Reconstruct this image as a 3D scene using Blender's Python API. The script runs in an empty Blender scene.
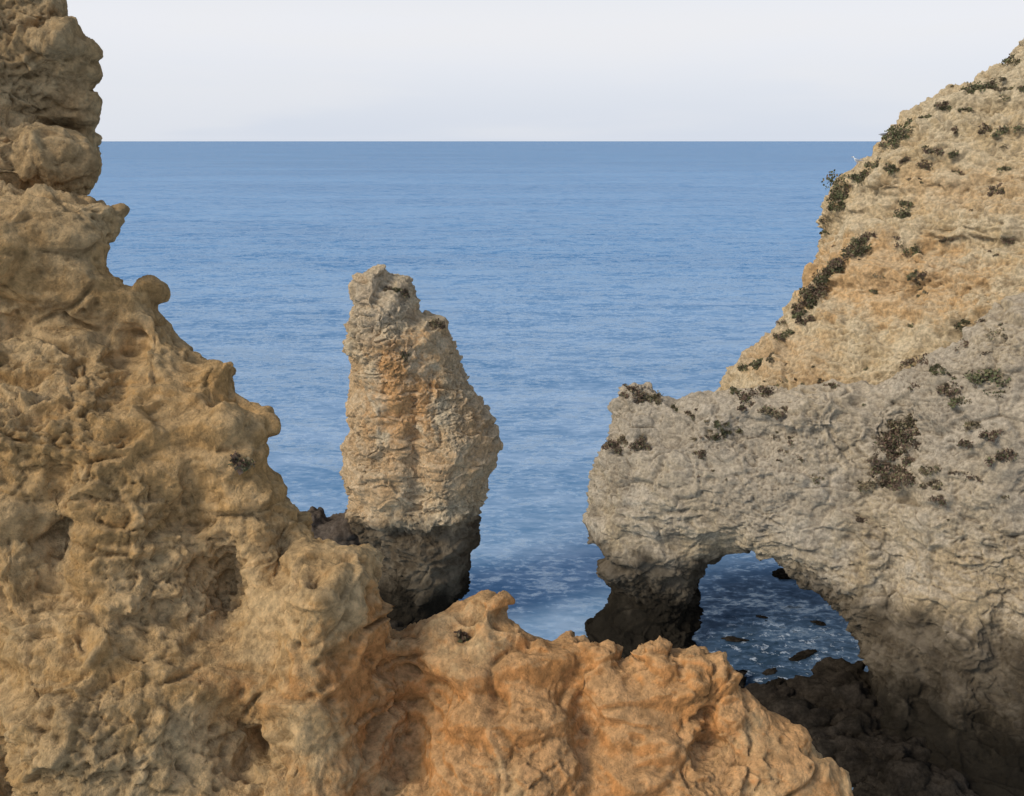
import bpy, math, numpy as np, random, time
from mathutils import Vector, Matrix
from mathutils.bvhtree import BVHTree
T0=time.time()
random.seed(4); rng=np.random.default_rng(11)
scene=bpy.context.scene
scene.view_settings.view_transform='Standard'
scene.view_settings.look='None'
scene.view_settings.exposure=0

# ------------------------------------------------------------ camera
CAM=np.array([0.,0.,25.]); PITCH=math.radians(14.5); FPX=995.
cam=bpy.data.cameras.new("camera"); camo=bpy.data.objects.new("camera",cam)
scene.collection.objects.link(camo); scene.camera=camo
camo.location=CAM; camo.rotation_euler=(math.pi/2-PITCH,0,0)
cam.sensor_width=36; cam.lens=36*FPX/1024; cam.clip_end=80000; cam.clip_start=.1

def pixel_ray(u,v):
    """image pixel coordinates -> world direction from the viewpoint"""
    a=(u-512)/FPX; b=(398-v)/FPX
    return np.array([a, math.cos(PITCH)+b*math.sin(PITCH), -math.sin(PITCH)+b*math.cos(PITCH)])
def at_y(u,v,y):
    d=pixel_ray(u,v); return CAM+d*(y/d[1])
def on_sea(u,v,z=0.):
    d=pixel_ray(u,v); return CAM+d*((z-CAM[2])/d[2])

# ------------------------------------------------------------ noise
perm=rng.permutation(256).astype(np.int32); perm=np.concatenate([perm,perm])
g=rng.normal(size=(256,3)); GR=(g/np.linalg.norm(g,axis=1)[:,None]).astype(np.float32)
CH=120000
def perlin(p):
    p=np.asarray(p,dtype=np.float32)
    out=np.empty(len(p),np.float32)
    for s in range(0,len(p),CH):
        q=p[s:s+CH]; fl=np.floor(q); f=q-fl; i=fl.astype(np.int32)&255
        w=f*f*f*(f*(f*6-15)+10)
        fx,fy,fz=f[:,0].copy(),f[:,1].copy(),f[:,2].copy()
        r=np.zeros(len(q),np.float32)
        for dx in (0,1):
            hx=perm[(i[:,0]+dx)&255]; wx=w[:,0] if dx else 1-w[:,0]
            for dy in (0,1):
                hy=perm[hx+((i[:,1]+dy)&255)]; wy=wx*(w[:,1] if dy else 1-w[:,1])
                for dz in (0,1):
                    h=perm[hy+((i[:,2]+dz)&255)]; wz=w[:,2] if dz else 1-w[:,2]
                    G=GR[h]
                    r+=wy*wz*(G[:,0]*(fx-dx)+G[:,1]*(fy-dy)+G[:,2]*(fz-dz))
        out[s:s+CH]=r
    return out*1.6
def fbm(p,o,gain=.5):
    a=1.;r=0.;q=p
    for k in range(o):
        r=r+a*perlin(q); a*=gain; q=q*2.03+7.31
    return r
def hash3(i,k):
    return perm[(perm[(perm[(i[:,0]+k)&255]+i[:,1])&255]+i[:,2])&255]
RV=rng.random((256,3)).astype(np.float32)
def blocks(p,tilt=.9):
    """cellular facets: distance to nearest, edge distance, tilted plane per block"""
    p=np.asarray(p,dtype=np.float32)
    o1=np.empty(len(p),np.float32); o2=o1.copy(); o3=o1.copy()
    for s in range(0,len(p),CH):
        q=p[s:s+CH]; fl=np.floor(q); f=q-fl; i=fl.astype(np.int32)
        b1=np.full(len(q),9.,np.float32); b2=b1.copy(); val=np.zeros(len(q),np.float32)
        for dx in (-1,0,1):
            for dy in (-1,0,1):
                for dz in (-1,0,1):
                    c=(i+np.array([dx,dy,dz],np.int32))&255
                    h=hash3(c,0); o=RV[h]
                    X=f[:,0]-dx-o[:,0]; Y=f[:,1]-dy-o[:,1]; Z=f[:,2]-dz-o[:,2]
                    d=X*X+Y*Y+Z*Z
                    m=d<b1
                    b2=np.where(m,b1,np.minimum(b2,d)); b1=np.where(m,d,b1)
                    G=GR[h]
                    vv=tilt*(G[:,0]*X+G[:,1]*Y+G[:,2]*Z)+(RV[h,0]-.5)
                    val=np.where(m,vv,val)
        o1[s:s+CH]=np.sqrt(b1); o2[s:s+CH]=np.sqrt(b2); o3[s:s+CH]=val
    return o1,o2-o1,o3
def sstep(a,b,x):
    t=np.clip((x-a)/(b-a),0,1); return t*t*(3-2*t)

# ------------------------------------------------------------ surface nets
def surface_nets(F,org,h):
    F=F.copy()
    for ax in range(3):
        sl=[slice(None)]*3
        sl[ax]=0; F[tuple(sl)]=1; sl[ax]=-1; F[tuple(sl)]=1
    ins=F<0
    n=[s-1 for s in F.shape]
    cnt=np.zeros(n,np.int8)
    for a in (0,1):
        for b in (0,1):
            for c in (0,1):
                cnt+=ins[a:a+n[0],b:b+n[1],c:c+n[2]]
    act=(cnt>0)&(cnt<8)
    idx=np.full(n,-1,np.int64); idx[act]=np.arange(act.sum())
    ac=np.argwhere(act)
    pos=np.zeros((len(ac),3)); w=np.zeros(len(ac))
    cor=[(a,b,c) for a in (0,1) for b in (0,1) for c in (0,1)]
    for A in cor:
        for B in cor:
            if sum(B)-sum(A)==1 and all(b>=a for a,b in zip(A,B)):
                A_=np.array(A);B_=np.array(B)
                fa=F[tuple((ac+A_).T)]; fb=F[tuple((ac+B_).T)]
                m=(fa<0)!=(fb<0)
                t=np.where(m,fa/np.where(m,fa-fb,1),0)
                pos[m]+=(A_+t[:,None]*(B_-A_))[m]; w[m]+=1
    verts=(ac+pos/w[:,None])*h+org
    quads=[]
    for ax in range(3):
        b,c=(ax+1)%3,(ax+2)%3
        s1=[slice(None)]*3; s2=[slice(None)]*3
        s1[ax]=slice(0,-1); s2[ax]=slice(1,None)
        e=np.argwhere(ins[tuple(s1)]!=ins[tuple(s2)])
        e=e[(e[:,b]>=1)&(e[:,c]>=1)&(e[:,b]<=n[b]-1)&(e[:,c]<=n[c]-1)]
        i0=ins[tuple(e.T)]
        def cell(db,dc):
            q=e.copy(); q[:,b]+=db; q[:,c]+=dc
            return idx[tuple(q.T)]
        Q=np.stack([cell(-1,-1),cell(0,-1),cell(0,0),cell(-1,0)],1)
        Q[~i0]=Q[~i0][:,::-1]
        quads.append(Q)
    return verts,np.concatenate(quads)

def np_mesh(name,verts,quads):
    me=bpy.data.meshes.new(name)
    me.vertices.add(len(verts)); me.vertices.foreach_set('co',np.asarray(verts,np.float32).ravel())
    k=quads.shape[1]
    me.loops.add(quads.size); me.loops.foreach_set('vertex_index',quads.astype(np.int32).ravel())
    me.polygons.add(len(quads))
    me.polygons.foreach_set('loop_start',np.arange(0,quads.size,k,dtype=np.int32))
    me.polygons.foreach_set('loop_total',np.full(len(quads),k,np.int32))
    me.update(calc_edges=True); me.validate()
    return me
def get_co(me):
    a=np.empty(len(me.vertices)*3,np.float32); me.vertices.foreach_get('co',a); return a.reshape(-1,3)
def get_no(me):
    a=np.empty(len(me.vertices)*3,np.float32); me.vertex_normals.foreach_get('vector',a); return a.reshape(-1,3)
def subdivide(me,lv):
    if lv==0: return me
    o=bpy.data.objects.new("tmp",me); scene.collection.objects.link(o)
    m=o.modifiers.new("s",'SUBSURF'); m.levels=lv; m.render_levels=lv
    dg=bpy.context.evaluated_depsgraph_get()
    me2=bpy.data.meshes.new_from_object(o.evaluated_get(dg))
    bpy.data.objects.remove(o); return me2

def poly_sdf(P,X,Y):
    x=X.ravel();y=Y.ravel()
    d=np.full(x.shape,1e18); s=np.zeros(x.shape,bool)
    N=len(P)
    for i in range(N):
        a=P[i];b=P[(i+1)%N]; e=b-a
        wx=x-a[0];wy=y-a[1]
        t=np.clip((wx*e[0]+wy*e[1])/(e@e+1e-12),0,1)
        d=np.minimum(d,(wx-t*e[0])**2+(wy-t*e[1])**2)
        c=((a[1]<=y)!=(b[1]<=y))
        if abs(e[1])>1e-9: s^=c&(x<a[0]+(y-a[1])*e[0]/e[1])
    d=np.sqrt(d); return np.where(s,d,-d).reshape(X.shape)

class Frame:
    def __init__(s,p0,n):
        s.p0=np.array(p0,float); n=np.array(n,float); s.n=n/np.linalg.norm(n)
        e1=np.cross([0,0,1.],s.n); e1/=np.linalg.norm(e1)
        s.e1=e1; s.e2=np.cross(s.n,s.e1)
    def loc(s,u,v):
        d=pixel_ray(u,v); t=((s.p0-CAM)@s.n)/(d@s.n); p=CAM+d*t-s.p0
        return np.array([p@s.e1,p@s.e2])
    def world(s,L): return s.p0+L[:,:1]*s.e1+L[:,1:2]*s.e2+L[:,2:3]*s.n
    def pt(s,u,v,k=0.):
        return s.world(np.array([[*s.loc(u,v),k]]))[0]

def build_rock(name,fr,outline,R,h,lv,S,grow=.0,gmax=0.,bumps=(),amp=.1,fine=1.,strata=.3,seed=0.,blk=1.,inset=.03,big=1.,knob=1.):
    P=np.array([fr.loc(u,v) for u,v in outline])
    lo=P.min(0)-h*4-.2*S; hi=P.max(0)+h*4+.2*S
    xs=np.arange(lo[0],hi[0],h); ys=np.arange(lo[1],hi[1],h)
    X,Y=np.meshgrid(xs,ys,indexing='ij')
    d=poly_sdf(P,X,Y)
    E=np.clip((d-R)*grow,0,gmax)
    C=np.zeros_like(X)
    for (u,v,ru,rv,a) in bumps:      # medium relief: hollows and buttresses
        c=fr.loc(u,v); cx=fr.loc(u+ru,v)-c; cy=fr.loc(u,v+rv)-c
        sx=np.linalg.norm(cx); sy=np.linalg.norm(cy)
        C+=a*np.exp(-((X-c[0])/sx)**2-((Y-c[1])/sy)**2)
    D=R+gmax+.6*S
    zs=np.arange(-D+min(0,C.min()),D+max(0,C.max()),h)
    DD=d[:,:,None].astype(np.float32)
    Z=(zs[None,None,:]-C[:,:,None]).astype(np.float32)
    nn=np.maximum(np.abs(Z)-E[:,:,None].astype(np.float32),0)
    F=np.sqrt(np.maximum(R-DD,0)**2+nn**2)-R
    m=np.abs(F)<max(.45*S,2.5*h)
    I=np.argwhere(m)
    L=np.stack([xs[I[:,0]],ys[I[:,1]],zs[I[:,2]]],1)
    W=fr.world(L)/S+seed
    nz=fbm(W*np.array([.7,.7,.8]),3,.55)
    zz=W[:,2]*1.7+.35*perlin(W*.35+60)
    st=np.tanh(2.2*perlin(np.stack([W[:,0]*.22,W[:,1]*.22,zz],1)))
    F[m]-=((nz+strata*2*st)*amp*S).astype(np.float32)
    V,Q=surface_nets(F,np.array([xs[0],ys[0],zs[0]]),h)
    me=np_mesh(name,fr.world(V),Q)
    me=subdivide(me,lv); me.name=name
    co=get_co(me); no=get_no(me)
    vd=(CAM-co); vd/=np.linalg.norm(vd,axis=1)[:,None]
    wgt=sstep(-.75,-.35,(vd*no).sum(1))
    M=wgt>0
    W=co[M].astype(np.float64)/S+seed
    lowm=perlin(W*.6+80)
    wq=W+np.stack([perlin(W*2.+2),perlin(W*2.+22),lowm],1)*.12
    disp=fbm(wq*np.array([1.4,1.4,1.9]),3,.6)*.07
    # large broken faces
    _,crb,valb=blocks(wq*np.array([.62,.62,.9])+31,1.2)
    disp+=valb*sstep(0,.15,crb)*.20*big
    # chipped facets, edges softened by weathering
    f1,cr,val=blocks(wq*np.array([1.5,1.5,2.5])+11,1.3)
    disp+=val*sstep(0,.17,cr)*.13*blk
    g1,cr2,val2=blocks(wq*np.array([4.4,4.4,6.])+4,1.3)
    rmask=.1+1.*sstep(-.25,.4,lowm)
    disp+=(val2*sstep(0,.13,cr2)*.055+(.45-g1)*.025*knob)*(.2+rmask)*fine
    # beds
    zz=W[:,2]*5.+.8*perlin(W*.9+60)
    bedm=.5+sstep(-.2,.4,perlin(W*.45+140))
    disp+=np.tanh(2.8*perlin(np.stack([W[:,0]*.4,W[:,1]*.4,zz],1)))*.05*strata*2*bedm
    # solution pits
    pit=sstep(.36,.12,f1)*sstep(.0,.3,perlin(W*.5+90))
    disp-=pit*.12
    pit2=sstep(.34,.10,g1)*sstep(-.05,.3,perlin(W*1.1+190))
    disp-=pit2*.05*fine
    disp+=(fbm(W*9.,4,.72)*.023)*fine*(.35+.9*rmask)
    disp-=disp.mean()+inset
    co[M]+=no[M]*(disp*S*wgt[M])[:,None].astype(np.float32)
    me.vertices.foreach_set('co',co.astype(np.float32).ravel())
    me.polygons.foreach_set('use_smooth',np.ones(len(me.polygons),bool))
    me.update()
    o=bpy.data.objects.new(name,me); scene.collection.objects.link(o)
    print(name,len(me.polygons),round(time.time()-T0,1))
    return o

# ------------------------------------------------------------ material helpers
class NT:
    def __init__(s,nt): s.nt=nt; s.n=nt.nodes; s.l=nt.links
    def __call__(s,t,**k):
        n=s.n.new(t)
        for a,b in k.items(): setattr(n,a,b)
        return n
    def link(s,a,b): s.l.new(a,b)
    def setin(s,sock,v):
        if isinstance(v,bpy.types.NodeSocket): s.l.new(v,sock)
        else: sock.default_value=v
    def math(s,op,a,b=0.,c=None,clamp=False):
        n=s('ShaderNodeMath',operation=op,use_clamp=clamp); s.setin(n.inputs[0],a); s.setin(n.inputs[1],b)
        if c is not None: s.setin(n.inputs[2],c)
        return n.outputs[0]
    def vmath(s,op,a,b=None,scale=None):
        n=s('ShaderNodeVectorMath',operation=op); s.setin(n.inputs[0],a)
        if b is not None: s.setin(n.inputs[1],b)
        if scale is not None: s.setin(n.inputs['Scale'],scale)
        return n.outputs[0]
    def mix(s,f,a,b,bt='MIX'):
        n=s('ShaderNodeMix',data_type='RGBA',blend_type=bt,clamp_factor=True)
        s.setin(n.inputs[0],f)
        for i,v in ((6,a),(7,b)):
            if isinstance(v,tuple) and len(v)==3: v=v+(1,)
            s.setin(n.inputs[i],v)
        return n.outputs[2]
    def rng(s,x,a,b,c=0.,d=1.,smooth=True):
        n=s('ShaderNodeMapRange',interpolation_type='SMOOTHSTEP' if smooth else 'LINEAR')
        s.setin(n.inputs[0],x)
        for i,v in enumerate((a,b,c,d)): s.setin(n.inputs[i+1],v)
        return n.outputs[0]
    def noise(s,vec,sc,det=5,rough=.55,dist=0.,scale3=None,colour=False):
        if scale3:
            m=s('ShaderNodeMapping'); s.link(vec,m.inputs[0]); m.inputs[3].default_value=scale3; vec=m.outputs[0]
        n=s('ShaderNodeTexNoise'); s.link(vec,n.inputs['Vector'])
        n.inputs['Scale'].default_value=sc; n.inputs['Detail'].default_value=det
        n.inputs['Roughness'].default_value=rough; n.inputs['Distortion'].default_value=dist
        return n.outputs[1 if colour else 0]
    def near(s,P,c,r):
        vd=s('ShaderNodeVectorMath',operation='SUBTRACT'); s.link(P,vd.inputs[0]); vd.inputs[1].default_value=tuple(c)
        sc=s('ShaderNodeVectorMath',operation='DIVIDE'); s.link(vd.outputs[0],sc.inputs[0]); sc.inputs[1].default_value=tuple(r)
        ln=s('ShaderNodeVectorMath',operation='LENGTH'); s.link(sc.outputs[0],ln.inputs[0])
        return ln.outputs['Value']

def rock_mat(name,base,light,dark,accent,S,patches=(),tide=True,acc_amt=.5,tide_shade_z=6.,crust=None):
    m=bpy.data.materials.new(name); m.use_nodes=True; T=NT(m.node_tree); T.n.clear()
    out=T('ShaderNodeOutputMaterial'); b=T('ShaderNodeBsdfDiffuse'); T.link(b.outputs[0],out.inputs[0])
    b.inputs['Roughness'].default_value=.8
    geo=T('ShaderNodeNewGeometry'); P=geo.outputs['Position']
    n1=T.noise(P,.25/S,4,.6); n2=T.noise(P,1.1/S,6,.66); n3=T.noise(P,9./S,3,.7)
    nv=T.noise(P,.9/S,3,.6,0,(1.6,1.6,.3))
    col=T.mix(T.rng(n2,.40,.60),base,light)
    col=T.mix(T.math('MULTIPLY',T.rng(n1,.42,.60),acc_amt),col,accent)
    col=T.mix(T.math('MULTIPLY',T.rng(nv,.50,.66),.5),col,dark)
    for (c,r,cc,amt) in patches:
        dd=T.math('ADD',T.near(P,c,r),T.math('MULTIPLY',T.math('SUBTRACT',n2,.5),2.4))
        col=T.mix(T.math('MULTIPLY',T.rng(dd,1.15,.45),amt),col,cc)
    if crust:   # lichen-grey weathered crust on upward faces
        sx=T('ShaderNodeSeparateXYZ'); T.link(geo.outputs['Normal'],sx.inputs[0])
        f=T.math('MULTIPLY',T.rng(T.math('ADD',sx.outputs[2],T.math('MULTIPLY',T.math('SUBTRACT',n2,.5),2.)),.2,.8),crust[1])
        col=T.mix(f,col,crust[0])
    col=T.vmath('SCALE',col,scale=T.rng(n3,.3,.7,.72,1.25))
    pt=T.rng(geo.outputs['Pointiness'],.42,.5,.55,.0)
    col=T.mix(pt,col,tuple(x*.5 for x in dark))  # crease shading put into the colour: concave spots darkened
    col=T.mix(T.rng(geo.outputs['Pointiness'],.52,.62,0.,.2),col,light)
    if tide:  # wet tidal band, coloured darker still to carry shade under the arch
        sp_=T('ShaderNodeSeparateXYZ'); T.link(P,sp_.inputs[0])
        zz=T.math('ADD',sp_.outputs[2],T.math('MULTIPLY',T.math('SUBTRACT',n1,.5),3.))
        zz=T.math('ADD',zz,T.math('MULTIPLY',T.math('SUBTRACT',n2,.5),1.5))
        zz=T.math('ADD',zz,T.math('MULTIPLY',T.math('SUBTRACT',nv,.5),3.))
        f=T.rng(zz,tide_shade_z+.3,tide_shade_z-1.1)
        col=T.mix(T.math('MULTIPLY',f,.88),col,T.mix(T.rng(n2,.4,.6),(.055,.042,.029),(.14,.11,.075)))
        f2=T.rng(zz,4.0,1.4); col=T.mix(T.math('MULTIPLY',f2,.92),col,(.014,.012,.009))
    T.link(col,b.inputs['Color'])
    hgt=T.noise(P,10./S,5,.76)
    bp=T('ShaderNodeBump'); bp.inputs['Strength'].default_value=1.; bp.inputs['Distance'].default_value=.09*S
    T.link(hgt,bp.inputs['Height']); T.link(bp.outputs[0],b.inputs['Normal'])
    return m

def empty(name):
    e=bpy.data.objects.new(name,None); scene.collection.objects.link(e); return e

# ------------------------------------------------------------ foreground cliff
f_fr=Frame(CAM+pixel_ray(400,600)*11.0,(0.03,-.86,.42))
fg_out=[(-180,-160),(52,-160),(58,-100),(58,0),(64,12),(62,28),(80,32),(92,40),(95,54),(94,72),(84,78),(90,90),(80,100),(73,112),(75,122),(88,136),(98,148),(96,166),(84,182),(70,191),
(94,196),(104,209),(120,212),(128,220),(127,234),(117,252),(123,270),(131,288),(138,293),(146,279),(163,281),(168,296),(160,306),(172,313),(177,322),(186,342),(202,366),(225,360),(241,369),(236,392),(254,414),(267,427),(264,447),(275,467),(288,502),(300,522),(306,539),(318,546),(345,552),(366,545),(382,560),(376,580),(384,598),(380,614),(390,624),
(402,626),(425,616),(440,608),(464,606),(470,592),(484,586),(500,586),(520,590),(512,612),(528,624),(545,626),(556,634),(570,631),(585,638),(600,642),(608,654),(618,662),(628,668),(640,662),(645,648),(652,647),(663,653),(672,664),(690,655),(703,661),(715,671),(728,680),(740,688),(760,694),(772,702),(785,707),(800,720),(810,742),(813,758),(826,768),(838,780),(860,802),(935,880),(1025,1000),(1025,1020),(-180,1020)]
fb=[(40,90,60,80,-.5),(45,104,26,12,-.6),(60,260,90,60,.45),(50,340,90,16,-.4),(150,470,110,80,.45),(40,600,90,90,-.1),(235,590,20,40,-.65),(330,600,45,60,.75),(335,700,45,80,.4),(262,735,30,40,-.65),
    (150,690,80,80,.4),(50,780,22,80,-.6),(205,520,20,50,-.35),(410,740,38,100,-.7),(640,740,140,60,.0),(250,440,40,50,.3),(80,198,70,8,-.5),(60,117,60,10,-.3),(60,62,60,12,.2),(100,540,18,50,-.45),(60,450,40,30,.25),(140,380,14,50,-.35),(520,720,30,60,.15),(580,700,14,60,-.3),(700,730,14,50,-.3),(290,560,14,40,-.35),(180,620,40,14,-.3)]
foreground=empty("foreground_cliff")
fg=build_rock("rock_face",f_fr,fg_out,.55,.085,2,1.05,grow=.42,gmax=1.1,bumps=fb,amp=.075,strata=.3,seed=3.3,fine=1.,blk=.72,inset=.01,big=.5,knob=.7)
fg.parent=foreground
pat=[(f_fr.pt(620,740,.8),(3.8,3,2.1),(.60,.275,.092),.85),(f_fr.pt(440,720,.6),(1.2,2,1.7),(.58,.275,.095),.75),
     (f_fr.pt(60,60,.6),(2.,3,2.4),(.46,.32,.175),.4),(f_fr.pt(150,480,1.),(1.5,2,1.),(.58,.345,.135),.5)]
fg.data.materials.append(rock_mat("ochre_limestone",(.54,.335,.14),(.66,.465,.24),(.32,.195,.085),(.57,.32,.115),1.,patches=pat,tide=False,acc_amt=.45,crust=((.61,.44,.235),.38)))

# ------------------------------------------------------------ sea stack
s_fr=Frame(at_y(420,450,49.),(0,-1,.0))
st_out=[(349,289),(353,279),(363,276),(367,268),(376,263),(386,266),(389,279),(400,278),(411,282),(416,297),(421,312),(437,314),(450,321),(449,335),(457,350),(464,372),(471,385),(476,400),(484,410),(494,428),(500,447),(493,466),(487,476),(484,490),(479,512),(475,540),(469,565),(467,588),(458,598),(455,612),(470,700),(350,700),(360,620),(366,600),(369,570),(364,545),(354,530),(347,515),(352,495),(345,472),(341,450),(350,430),(346,402),(352,380),(354,360),(347,345),(350,320),(354,300)]
sb=[(380,570,30,50,-1.),(400,350,30,40,.3),(455,450,25,40,.7),(390,480,25,25,.3),(425,518,60,7,-.5),(420,430,8,60,-.6)]
stack=empty("sea_stack")
so=build_rock("stack_rock",s_fr,st_out,2.7,.13,2,1.8,bumps=sb,amp=.05,strata=.16,seed=17.,blk=.85,inset=.015,big=.4,knob=.7)
so.parent=stack
pat=[(at_y(400,395,46.),(1.8,4,3.),(.66,.34,.12),.8),(at_y(372,300,47.),(2.,4,2.),(.56,.475,.345),.5),(at_y(410,460,46.),(2.5,4,1.8),(.62,.39,.19),.6)]
so.data.materials.append(rock_mat("stack_limestone",(.56,.40,.225),(.66,.52,.33),(.32,.235,.145),(.61,.38,.18),1.5,patches=pat,acc_amt=.6,tide_shade_z=6.8,crust=((.60,.50,.34),.4)))
r_out=[(303,520),(308,511),(318,509),(328,517),(338,511),(350,501),(362,506),(380,540),(400,600),(410,720),(270,720),(292,600),(299,550)]
r_fr=Frame(at_y(340,560,50.),(0,-1,.1))
ro=build_rock("sea_rock",r_fr,r_out,2.,.2,1,2.2,amp=.06,strata=.3,seed=41.,inset=0.,big=.3)
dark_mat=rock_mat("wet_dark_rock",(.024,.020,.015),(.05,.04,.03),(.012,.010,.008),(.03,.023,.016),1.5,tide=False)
ro.data.materials.append(rock_mat("dark_limestone",(.11,.09,.07),(.18,.15,.12),(.06,.05,.04),(.13,.09,.06),1.5,tide=True,tide_shade_z=3.))

# ------------------------------------------------------------ headland with arch
head=empty("headland_cliff")
a_fr=Frame(at_y(640,660,46.),(-.45,-.85,.25))
a_out=[(627,394),(632,384),(645,383),(655,395),(672,399),(690,392),(715,389),(740,387),(790,385),(830,382),(870,387),(900,375),(925,356),(960,341),(985,312),(1003,298),(1024,291),(1120,250),(1300,230),(1300,1080),(850,1080),(850,860),(856,790),(866,740),(872,700),(868,670),(860,642),(850,620),(832,602),(811,586),(789,571),(767,557),(748,549),(726,553),(706,566),(691,590),(686,625),(691,650),(700,700),(710,800),(600,800),(590,690),(583,628),(600,606),(608,594),(600,570),(597,548),(590,540),(588,515),(592,490),(598,460),(607,445),(614,425),(620,406)]
ab=[(650,605,75,34,-1.6),(700,480,60,50,.5),(640,500,40,40,.6),(930,540,60,80,.6),(860,470,40,60,-.6),(800,520,50,40,.3),(1000,420,60,60,.8),(905,435,18,60,-.8),(960,860,150,140,6.),(960,620,30,60,.5),(1000,640,15,80,-.7),(680,540,60,10,-.6),(760,440,60,20,-.5),(930,690,14,60,-.7),(820,440,25,40,.4),(900,560,14,70,-.6),(610,480,14,30,-.4)]
ao=build_rock("arch_rock",a_fr,a_out,2.2,.2,2,1.8,grow=.2,gmax=1.5,bumps=ab,amp=.1,strata=.07,seed=61.,blk=.85,big=1.,fine=1.05,knob=.7)
ao.parent=head
b_fr=Frame(CAM+pixel_ray(760,380)*56.,(-.45,-.7,.55))
b_out=[(712,450),(724,403),(728,382),(744,364),(768,354),(783,336),(795,308),(808,288),(818,276),(821,256),(823,236),(827,218),(838,196),(861,179),(883,166),(896,136),(918,122),(943,106),(970,100),(980,88),(1002,80),(1016,60),(1040,52),(1120,30),(1300,10),(1300,800),(1050,760),(880,560),(760,500),(725,485)]
bb=[(850,300,60,30,.3),(900,400,60,30,.3),(860,250,80,12,-.5),(950,180,60,40,.6),(960,290,60,10,-.7),(880,200,30,30,.4),(850,225,10,60,-.5),(990,160,80,8,-.6),(970,240,70,8,-.5),(900,330,60,8,-.5)]
bo=build_rock("upper_slope",b_fr,b_out,4.5,.26,2,1.8,grow=.2,gmax=2.,bumps=bb,amp=.09,strata=.32,seed=83.,blk=.85,big=1.,fine=1.05,knob=.7)
bo.parent=head
pa=[(a_fr.pt(700,430,3),(6,6,2.5),(.45,.38,.285),.6),(a_fr.pt(960,420,3),(6,6,4),(.42,.345,.25),.6),(a_fr.pt(770,470,3),(4,5,3),(.46,.38,.275),.6),(a_fr.pt(960,620,3),(5,6,4),(.49,.36,.205),.7)]
ao.data.materials.append(rock_mat("grey_limestone",(.43,.345,.23),(.55,.46,.335),(.22,.175,.125),(.50,.375,.215),1.5,patches=pa,acc_amt=.55,tide_shade_z=6.0,crust=((.49,.415,.31),.5)))
pb=[(b_fr.pt(890,310,4),(6,8,2.4),(.62,.37,.16),.65),(b_fr.pt(980,110,4),(8,9,2.4),(.60,.49,.32),.5),(b_fr.pt(780,380,4),(4,8,1.5),(.57,.38,.20),.6),(b_fr.pt(990,230,4),(5,8,1.4),(.61,.40,.20),.55)]
bo.data.materials.append(rock_mat("yellow_limestone",(.56,.42,.235),(.65,.52,.33),(.35,.255,.15),(.60,.42,.215),1.5,patches=pb,acc_amt=.55,tide_shade_z=5.,crust=((.57,.465,.305),.38)))

# ------------------------------------------------------------ boulders in the sea
def boulder(name,pos,r,seed,mat,sub=5):
    import bmesh
    bm=bmesh.new(); bmesh.ops.create_icosphere(bm,subdivisions=sub,radius=1.)
    me=bpy.data.meshes.new(name); bm.to_mesh(me); bm.free()
    n=get_co(me).astype(float)
    _,_,bv=blocks(n*1.3+seed)
    k=1+.3*fbm(n*.9+seed,3)+.3*bv+.12*fbm(n*4+seed,3,.6)
    co=n*k[:,None]*np.array(r)
    me.vertices.foreach_set('co',co.astype(np.float32).ravel())
    me.polygons.foreach_set('use_smooth',np.ones(len(me.polygons),bool)); me.update()
    o=bpy.data.objects.new(name,me); o.location=pos; o.rotation_euler=(0,0,seed*.37%1.2-.6); scene.collection.objects.link(o)
    me.materials.append(mat); return o
for i,(u,v,rx,ry,rz) in enumerate([(733,640,.6,.2,.1),(802,656,.75,.25,.14),(788,575,.8,.6,.25),(818,623,.35,.2,.07),(770,706,2.2,1.2,.9),(815,702,2.,1.3,.8),(845,690,1.6,1.4,1.2),(800,735,2.4,1.4,1.2),(835,755,1.8,1.2,1.1),(765,742,2.2,1.3,.9),(850,722,1.8,1.2,1.5),(822,780,.5,.4,.25),(700,690,1.8,1.5,.7),(665,690,2.,1.4,.8),(762,617,.3,.12,.05),
   (885,770,2.,1.4,1.3),(905,795,1.8,1.2,1.2),(935,805,1.8,1.2,1.2),(862,745,1.6,1.2,1.2),(875,800,.9,.7,.5),(770,672,.4,.2,.1),(838,664,.5,.3,.15),(385,640,2.2,1.3,1.),(410,645,2.,1.2,.8)]):
    boulder("sea_boulder",Vector(on_sea(u,v)),(rx,ry,rz),i*5.3+1,dark_mat)

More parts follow.
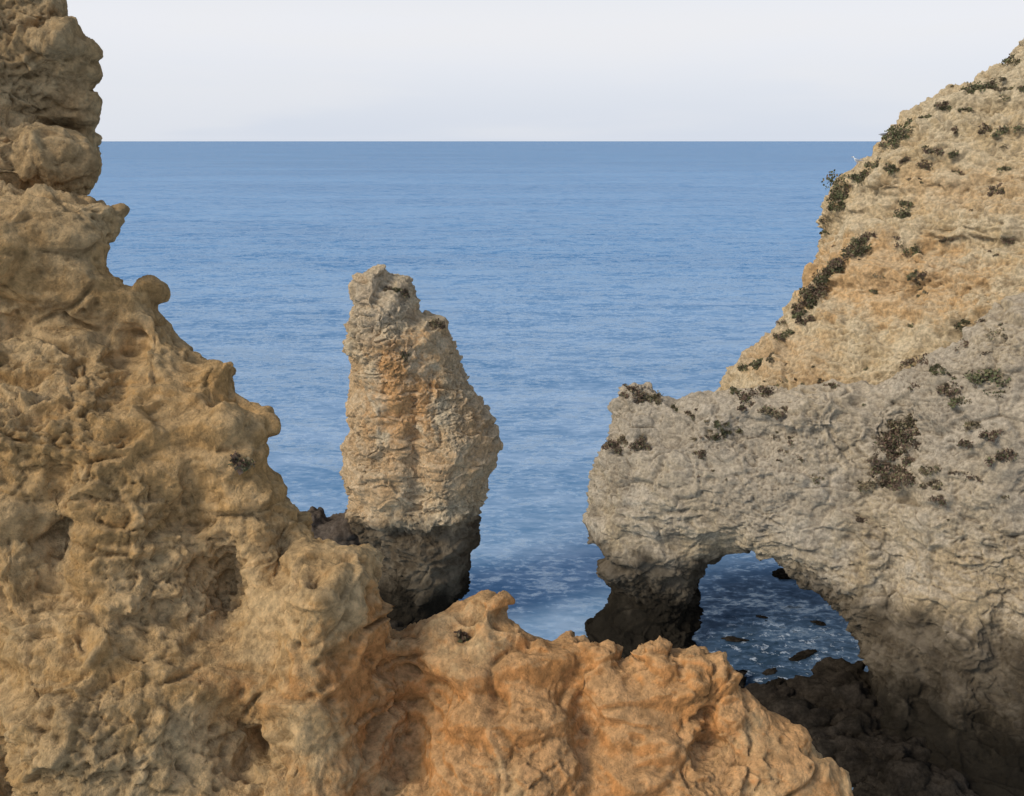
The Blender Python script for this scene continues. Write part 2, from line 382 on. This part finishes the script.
# ------------------------------------------------------------ sea
def sea():
    NR,NA=150,160
    rr=np.concatenate([[0],np.geomspace(4,45000,NR)])
    aa=np.linspace(0,2*np.pi,NA,endpoint=False)
    V=[(0,40,0)]
    for r in rr[1:]:
        for a in aa: V.append((r*math.cos(a),r*math.sin(a)+40,0))
    me=bpy.data.meshes.new("sea"); Fs=[]
    for j in range(NA): Fs.append((0,1+j,1+(j+1)%NA))
    for i in range(NR-1):
        for j in range(NA):
            a=1+i*NA+j;b=1+i*NA+(j+1)%NA; Fs.append((a,a+NA,b+NA,b))
    me.from_pydata(V,[],Fs); me.update()
    o=bpy.data.objects.new("sea",me); scene.collection.objects.link(o)
    m=bpy.data.materials.new("sea_water"); m.use_nodes=True; T=NT(m.node_tree); T.n.clear()
    out=T('ShaderNodeOutputMaterial')
    P=T('ShaderNodeNewGeometry').outputs['Position']
    big=T.noise(P,.010,5,.62,0,(.3,1.,1.)); mid=T.noise(P,.16,5,.78,0,(.4,1.,1.)); sml=T.noise(P,1.3,3,.7,0,(.45,1.,1.))
    f=T.math('ADD',T.math('MULTIPLY',big,.34),T.math('ADD',T.math('MULTIPLY',mid,.38),T.math('MULTIPLY',sml,.28)))
    far=T.mix(T.rng(f,.41,.59),(.04,.16,.34),(.085,.25,.46))
    deep=T.mix(T.rng(f,.41,.59),(.06,.20,.40),(.15,.34,.57))
    near_col=T.mix(T.rng(f,.41,.59),(.13,.265,.43),(.34,.47,.62))
    sy=T('ShaderNodeSeparateXYZ'); T.link(P,sy.inputs[0])
    col=T.mix(T.rng(sy.outputs[1],200,1500,0,1),deep,far)
    col=T.mix(T.rng(sy.outputs[1],50,250,1,0),col,near_col)  # water colour gets paler towards the near side
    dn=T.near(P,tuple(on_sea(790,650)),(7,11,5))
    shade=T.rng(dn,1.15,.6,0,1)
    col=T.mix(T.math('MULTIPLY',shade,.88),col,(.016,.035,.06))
    fo=T.noise(P,1.6,5,.75)
    fm=T.math('MULTIPLY',T.rng(fo,.56,.62),T.rng(T.near(P,tuple(on_sea(800,670)),(8,7,5)),1.1,.4))
    st=T.noise(P,.10,5,.7,0,(.12,1.,1.))
    fs=T.math('MULTIPLY',T.rng(st,.58,.68,0,.4),T.rng(T.near(P,(10,115,0),(60,70,5)),1.2,.3))
    col=T.mix(T.math('MAXIMUM',T.math('MULTIPLY',fm,.8),fs),col,(.6,.66,.72))
    half=(.5,.5,.5)
    v=T.vmath('SCALE',T.vmath('SUBTRACT',T.noise(P,.10,3,.6,0,(.4,1.,1.),True),half),scale=.6)
    v=T.vmath('ADD',v,T.vmath('SCALE',T.vmath('SUBTRACT',T.noise(P,.6,3,.65,.3,(.45,1.,1.),True),half),scale=1.3))
    v=T.vmath('ADD',v,T.vmath('SCALE',T.vmath('SUBTRACT',T.noise(P,2.6,3,.7,.3,(.6,1.,1.),True),half),scale=1.6))
    v=T.vmath('MULTIPLY',v,(.8,1.,0.))
    v=T.vmath('SCALE',v,scale=T.math('SUBTRACT',1.,T.math('MULTIPLY',shade,.4)))
    v=T.vmath('NORMALIZE',T.vmath('ADD',v,(0,0,1.)))
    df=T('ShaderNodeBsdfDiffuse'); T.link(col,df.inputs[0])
    gl=T('ShaderNodeBsdfGlossy'); gl.inputs['Color'].default_value=(.72,.86,1,1); gl.inputs['Roughness'].default_value=.15; T.link(v,gl.inputs['Normal'])
    fr=T('ShaderNodeFresnel'); fr.inputs[0].default_value=1.33; T.link(v,fr.inputs['Normal'])
    ms=T('ShaderNodeMixShader'); T.link(T.math('MINIMUM',fr.outputs[0],.5),ms.inputs[0]); T.link(df.outputs[0],ms.inputs[1]); T.link(gl.outputs[0],ms.inputs[2])
    T.link(ms.outputs[0],out.inputs[0])
    me.materials.append(m); return o
sea()

# ------------------------------------------------------------ plants
bpy.context.view_layer.update()
def bvh_of(o):
    me=o.data; co=get_co(me)
    n=len(me.polygons); li=np.empty(n*4,np.int32); me.loops.foreach_get('vertex_index',li); li=li.reshape(-1,4)
    no=np.empty(n*3,np.float32); me.polygons.foreach_get('normal',no); no=no.reshape(-1,3)
    k=((CAM-co[li[:,0]])*no).sum(1)>0
    return BVHTree.FromPolygons(co.tolist(),li[k].tolist())
trees=[bvh_of(o) for o in (ao,bo,so,fg)]
print('bvh',round(time.time()-T0,1))
def hit(u,v):
    d=Vector(pixel_ray(u,v)).normalized(); best=None
    for t in trees:
        p,n,i,dist=t.ray_cast(Vector(CAM),d,200)
        if p is not None and (best is None or dist<best[2]): best=(p,n,dist)
    return best
LV=[];LF=[];LM=[]
def shrub(p,n,r,kind,dens=1.):
    p=np.array(p); n=np.array(n)
    axis=n*.6+np.array([0,0,.7]); axis/=np.linalg.norm(axis)
    t1=np.cross(axis,[.3,.9,.1]); t1/=np.linalg.norm(t1); t2=np.cross(axis,t1)
    subs=[(0,0,.6)]+[(random.uniform(-1.1,1.1),random.uniform(-.9,.9),random.uniform(.2,.55)) for _ in range(6)]
    N=int((140+1000*r)*dens)
    for k in range(N):
        sx,sy,sr=random.choice(subs)
        th=random.uniform(0,6.283); ph=math.acos(random.uniform(-.3,1)); rad=r*sr*random.uniform(.3,1.2)
        c=p+t1*(sx*r+rad*math.sin(ph)*math.cos(th))+t2*(sy*r+rad*math.sin(ph)*math.sin(th))+axis*(rad*math.cos(ph)*.8-.02*r)
        l=random.uniform(.07,.16)*(.5+.7*r); w=l*.42
        a=np.random.normal(size=3); a=a/np.linalg.norm(a)+axis*.5; a/=np.linalg.norm(a)
        q=np.cross(a,np.random.normal(size=3)); q/=np.linalg.norm(q)
        i=len(LV)
        LV.extend([c-q*w*.3,c+a*l*.5-q*w,c+a*l,c+a*l*.5+q*w]); LF.append((i,i+1,i+2,i+3))
        LM.append(kind if random.random()<.65 else (kind+random.choice((1,2)))%3)
np.random.seed(5)
PL=[(848,186,14,0),(838,197,10,0),(862,180,10,0),(872,166,7,0),(898,131,9,0),(893,142,8,0),(980,89,10,0),(968,92,6,0),(992,84,7,2),(985,130,7,1),(1005,131,8,0),(952,155,5,0),(915,250,7,0),(905,212,7,0),(904,203,4,0),(912,275,4,0),(921,276,4,1),(895,170,5,0),
(752,395,11,1),(748,404,11,1),(768,412,10,2),(640,396,10,1),(632,392,7,1),(650,400,8,2),(617,447,10,1),(641,443,8,1),(622,440,5,2),(690,415,4,1),
(997,381,15,0),(985,377,10,0),(956,391,10,1),(921,363,10,1),(935,371,5,0),(905,435,12,1),(897,452,12,1),(890,468,12,1),(905,480,10,1),(880,482,10,1),(912,420,9,2),(1005,455,11,1),(960,326,6,0),(716,437,6,0),(741,431,6,0),(725,432,4,0),(700,455,5,1),(832,386,5,1),(986,436,9,1),(975,425,6,2),(960,402,6,0),(968,444,5,1),(925,165,5,1),(936,152,7,1),(1000,190,6,1),(1015,62,7,0),(1022,90,6,0),(820,380,4,1),(720,425,5,0),(783,413,5,1),(875,292,3,0),(945,240,4,1),(1010,240,5,1),(1006,170,4,0),(927,118,4,0),(940,105,4,1),(955,130,4,1),(965,110,4,0),(905,160,4,1),(940,500,6,1),(860,520,4,1),(760,365,7,0),(746,368,5,0),(776,337,6,1),(790,333,5,0),
(440,326,7,1),(434,324,5,2),(402,292,6,1),(390,290,5,1),(402,353,6,2),(396,290,3,0),(238,462,5,1),(246,464,4,2),(460,637,4,1)]
gl=[(870,238),(850,256),(833,270),(820,288),(806,306),(795,322)]
for i in range(len(gl)-1):
    for k in range(5):
        t=k/5; PL.append((gl[i][0]*(1-t)+gl[i+1][0]*t+random.uniform(-4,4),gl[i][1]*(1-t)+gl[i+1][1]*t+random.uniform(-3,3),random.uniform(4.5,9),random.choice((1,1,0,2))))
for _ in range(22):
    PL.append((895+random.gauss(0,16),455+random.gauss(0,24),random.uniform(3,8),random.choice((1,1,2))))
for (u,v) in [(838,200),(828,212),(885,160),(905,128),(945,104),(1000,84),(825,225),(732,384),(770,352),(675,402)]:
    PL.append((u+random.uniform(0,5),v+random.uniform(4,9),random.uniform(3,6),random.choice((0,0,1,2))))
for (u,v,r,k) in PL:
    h=hit(u,v); dv=0
    while h is None and dv<12: dv+=2; h=hit(u+dv*.4,v+dv)
    if h: shrub(h[0],h[1],r*h[2]/FPX*1.15,k,1. if h[2]>25 else .5)
cnt=0
for _ in range(2000):
    u=random.uniform(690,1024); v=random.uniform(60,520)
    h=hit(u,v)
    if h and h[2]>30 and h[1].z>.3 and perlin(np.array([[u/45.,v/45.,3.]]))[0]>.15:
        shrub(h[0],h[1],random.choice((.06,.08,.1,.14,.2,.3)),random.choice((0,1,1,2)),.25); cnt+=1
        if cnt>70: break
me=bpy.data.meshes.new("coastal_shrubs"); me.from_pydata([tuple(x) for x in LV],[],LF)
for nm,c in (("leaf_olive",(.125,.125,.052)),("leaf_brown",(.15,.095,.06)),("leaf_dry",(.22,.17,.095))):
    m=bpy.data.materials.new(nm); m.use_nodes=True; T=NT(m.node_tree); b=T.n['Principled BSDF']
    b.inputs['Roughness'].default_value=.8
    P=T('ShaderNodeNewGeometry').outputs['Position']; n=T.noise(P,3.,2)
    T.link(T.mix(T.rng(n,.35,.65),tuple(x*.6 for x in c),tuple(x*1.4 for x in c)),b.inputs['Base Color'])
    me.materials.append(m)
me.polygons.foreach_set('material_index',np.array(LM,np.int32)); me.update()
o=bpy.data.objects.new("coastal_shrubs",me); scene.collection.objects.link(o)
print('shrubs',len(LF),round(time.time()-T0,1))

# ------------------------------------------------------------ gulls
def simple_mat(name,c,r=.6):
    m=bpy.data.materials.new(name); m.use_nodes=True; T=NT(m.node_tree); b=T.n['Principled BSDF']
    P=T('ShaderNodeNewGeometry').outputs['Position']; n=T.noise(P,20.,3)
    T.link(T.mix(n,tuple(x*.9 for x in c),c),b.inputs['Base Color']); b.inputs['Roughness'].default_value=r; return m
mw=simple_mat("gull_white",(.8,.8,.78)); mg=simple_mat("gull_grey",(.3,.32,.35)); my=simple_mat("gull_bill",(.7,.4,.05))
def gull(p,yaw):
    import bmesh
    root=empty("seagull"); root.location=p; root.rotation_euler=(0,0,yaw); root.scale=(1.15,1.15,1.15)
    def loft(name,rings,mat):
        bm=bmesh.new(); prev=None
        for (x,y,z,rx,rz) in rings:
            ring=[bm.verts.new((x,y+rx*math.cos(a),z+rz*math.sin(a))) for a in [k*math.pi/5 for k in range(10)]]
            if prev:
                for k in range(10): bm.faces.new((prev[k],prev[(k+1)%10],ring[(k+1)%10],ring[k]))
            else: bm.faces.new(ring[::-1])
            prev=ring
        bm.faces.new(prev)
        me=bpy.data.meshes.new(name); bm.to_mesh(me); bm.free()
        for f in me.polygons: f.use_smooth=True
        me.materials.append(mat); ob=bpy.data.objects.new(name,me); ob.parent=root; scene.collection.objects.link(ob)
    loft("body",[(-.27,0,.20,.01,.008),(-.18,0,.205,.035,.025),(-.1,0,.21,.06,.055),(0,0,.22,.08,.08),(.09,0,.25,.07,.08),(.14,0,.30,.045,.05),(.16,0,.345,.036,.036),(.175,0,.38,.04,.035),(.205,0,.39,.034,.032),(.23,0,.388,.014,.014)],mw)
    loft("bill",[(.225,0,.388,.012,.013),(.26,0,.384,.008,.011),(.285,0,.376,.003,.004)],my)
    for s,nm in ((1,"l"),(-1,"r")):
        loft("wing_"+nm,[(-.31,s*.03,.225,.006,.01),(-.18,s*.06,.235,.014,.03),(-.05,s*.075,.245,.018,.05),(.06,s*.07,.26,.016,.045),(.11,s*.055,.275,.006,.02)],mg)
        bm=bmesh.new(); bmesh.ops.create_cone(bm,segments=8,radius1=.007,radius2=.012,depth=.18,cap_ends=True,matrix=Matrix.Translation((0,s*.03,.09)))
        bmesh.ops.create_cone(bm,segments=3,radius1=.035,radius2=.03,depth=.008,cap_ends=True,matrix=Matrix.Translation((.02,s*.03,.004)))
        me=bpy.data.meshes.new("leg_"+nm); bm.to_mesh(me); bm.free(); me.materials.append(my)
        ob=bpy.data.objects.new("leg_"+nm,me); ob.parent=root; scene.collection.objects.link(ob)
for (u,v,yaw) in ((857,150,2.6),(884,138,.3)):
    h=None;vv=v
    while h is None and vv<260: vv+=1; h=hit(u,vv)
    if h: gull(h[0]-Vector((0,0,.02)),yaw)

# ------------------------------------------------------------ sky + sun
sun_dir=Vector((-.66,-.48,.62)).normalized()
elev=math.asin(sun_dir.z); rot=math.atan2(sun_dir.x,sun_dir.y)
w=bpy.data.worlds.new("World"); scene.world=w; w.use_nodes=True; T=NT(w.node_tree); T.n.clear()
out=T('ShaderNodeOutputWorld'); sk=T('ShaderNodeTexSky'); sk.sky_type='NISHITA'; sk.sun_disc=False
sk.sun_elevation=elev; sk.sun_rotation=rot
sk.air_density=1.; sk.dust_density=1.; sk.ozone_density=1.5
b1=T('ShaderNodeBackground'); T.link(sk.outputs[0],b1.inputs[0]); b1.inputs[1].default_value=.13
tc=T('ShaderNodeTexCoord'); sx=T('ShaderNodeSeparateXYZ'); T.link(tc.outputs['Generated'],sx.inputs[0])
nz=T.noise(tc.outputs['Generated'],2.5,4,.5,.2,(1,1,7))
hz=T.mix(T.rng(sx.outputs[2],0.,.11),(.69,.74,.835),(.845,.855,.90))
hz=T.mix(T.rng(nz,.42,.62,0,.35),hz,(.84,.84,.85))
b2=T('ShaderNodeBackground'); T.link(hz,b2.inputs[0]); b2.inputs[1].default_value=1.
fac=T.math('ADD',T.rng(sx.outputs[2],.10,.28,.97,.2),T.math('MULTIPLY',T.math('SUBTRACT',nz,.5),.1),clamp=True)
ms=T('ShaderNodeMixShader'); T.link(fac,ms.inputs[0]); T.link(b1.outputs[0],ms.inputs[1]); T.link(b2.outputs[0],ms.inputs[2])
T.link(ms.outputs[0],out.inputs[0])
sl=bpy.data.lights.new("sun",'SUN'); sl.energy=2.1; sl.angle=math.radians(20); sl.color=(1,.93,.81)
slo=bpy.data.objects.new("sun",sl); scene.collection.objects.link(slo)
slo.rotation_euler=sun_dir.to_track_quat('Z','Y').to_euler()
print('done',round(time.time()-T0,1))
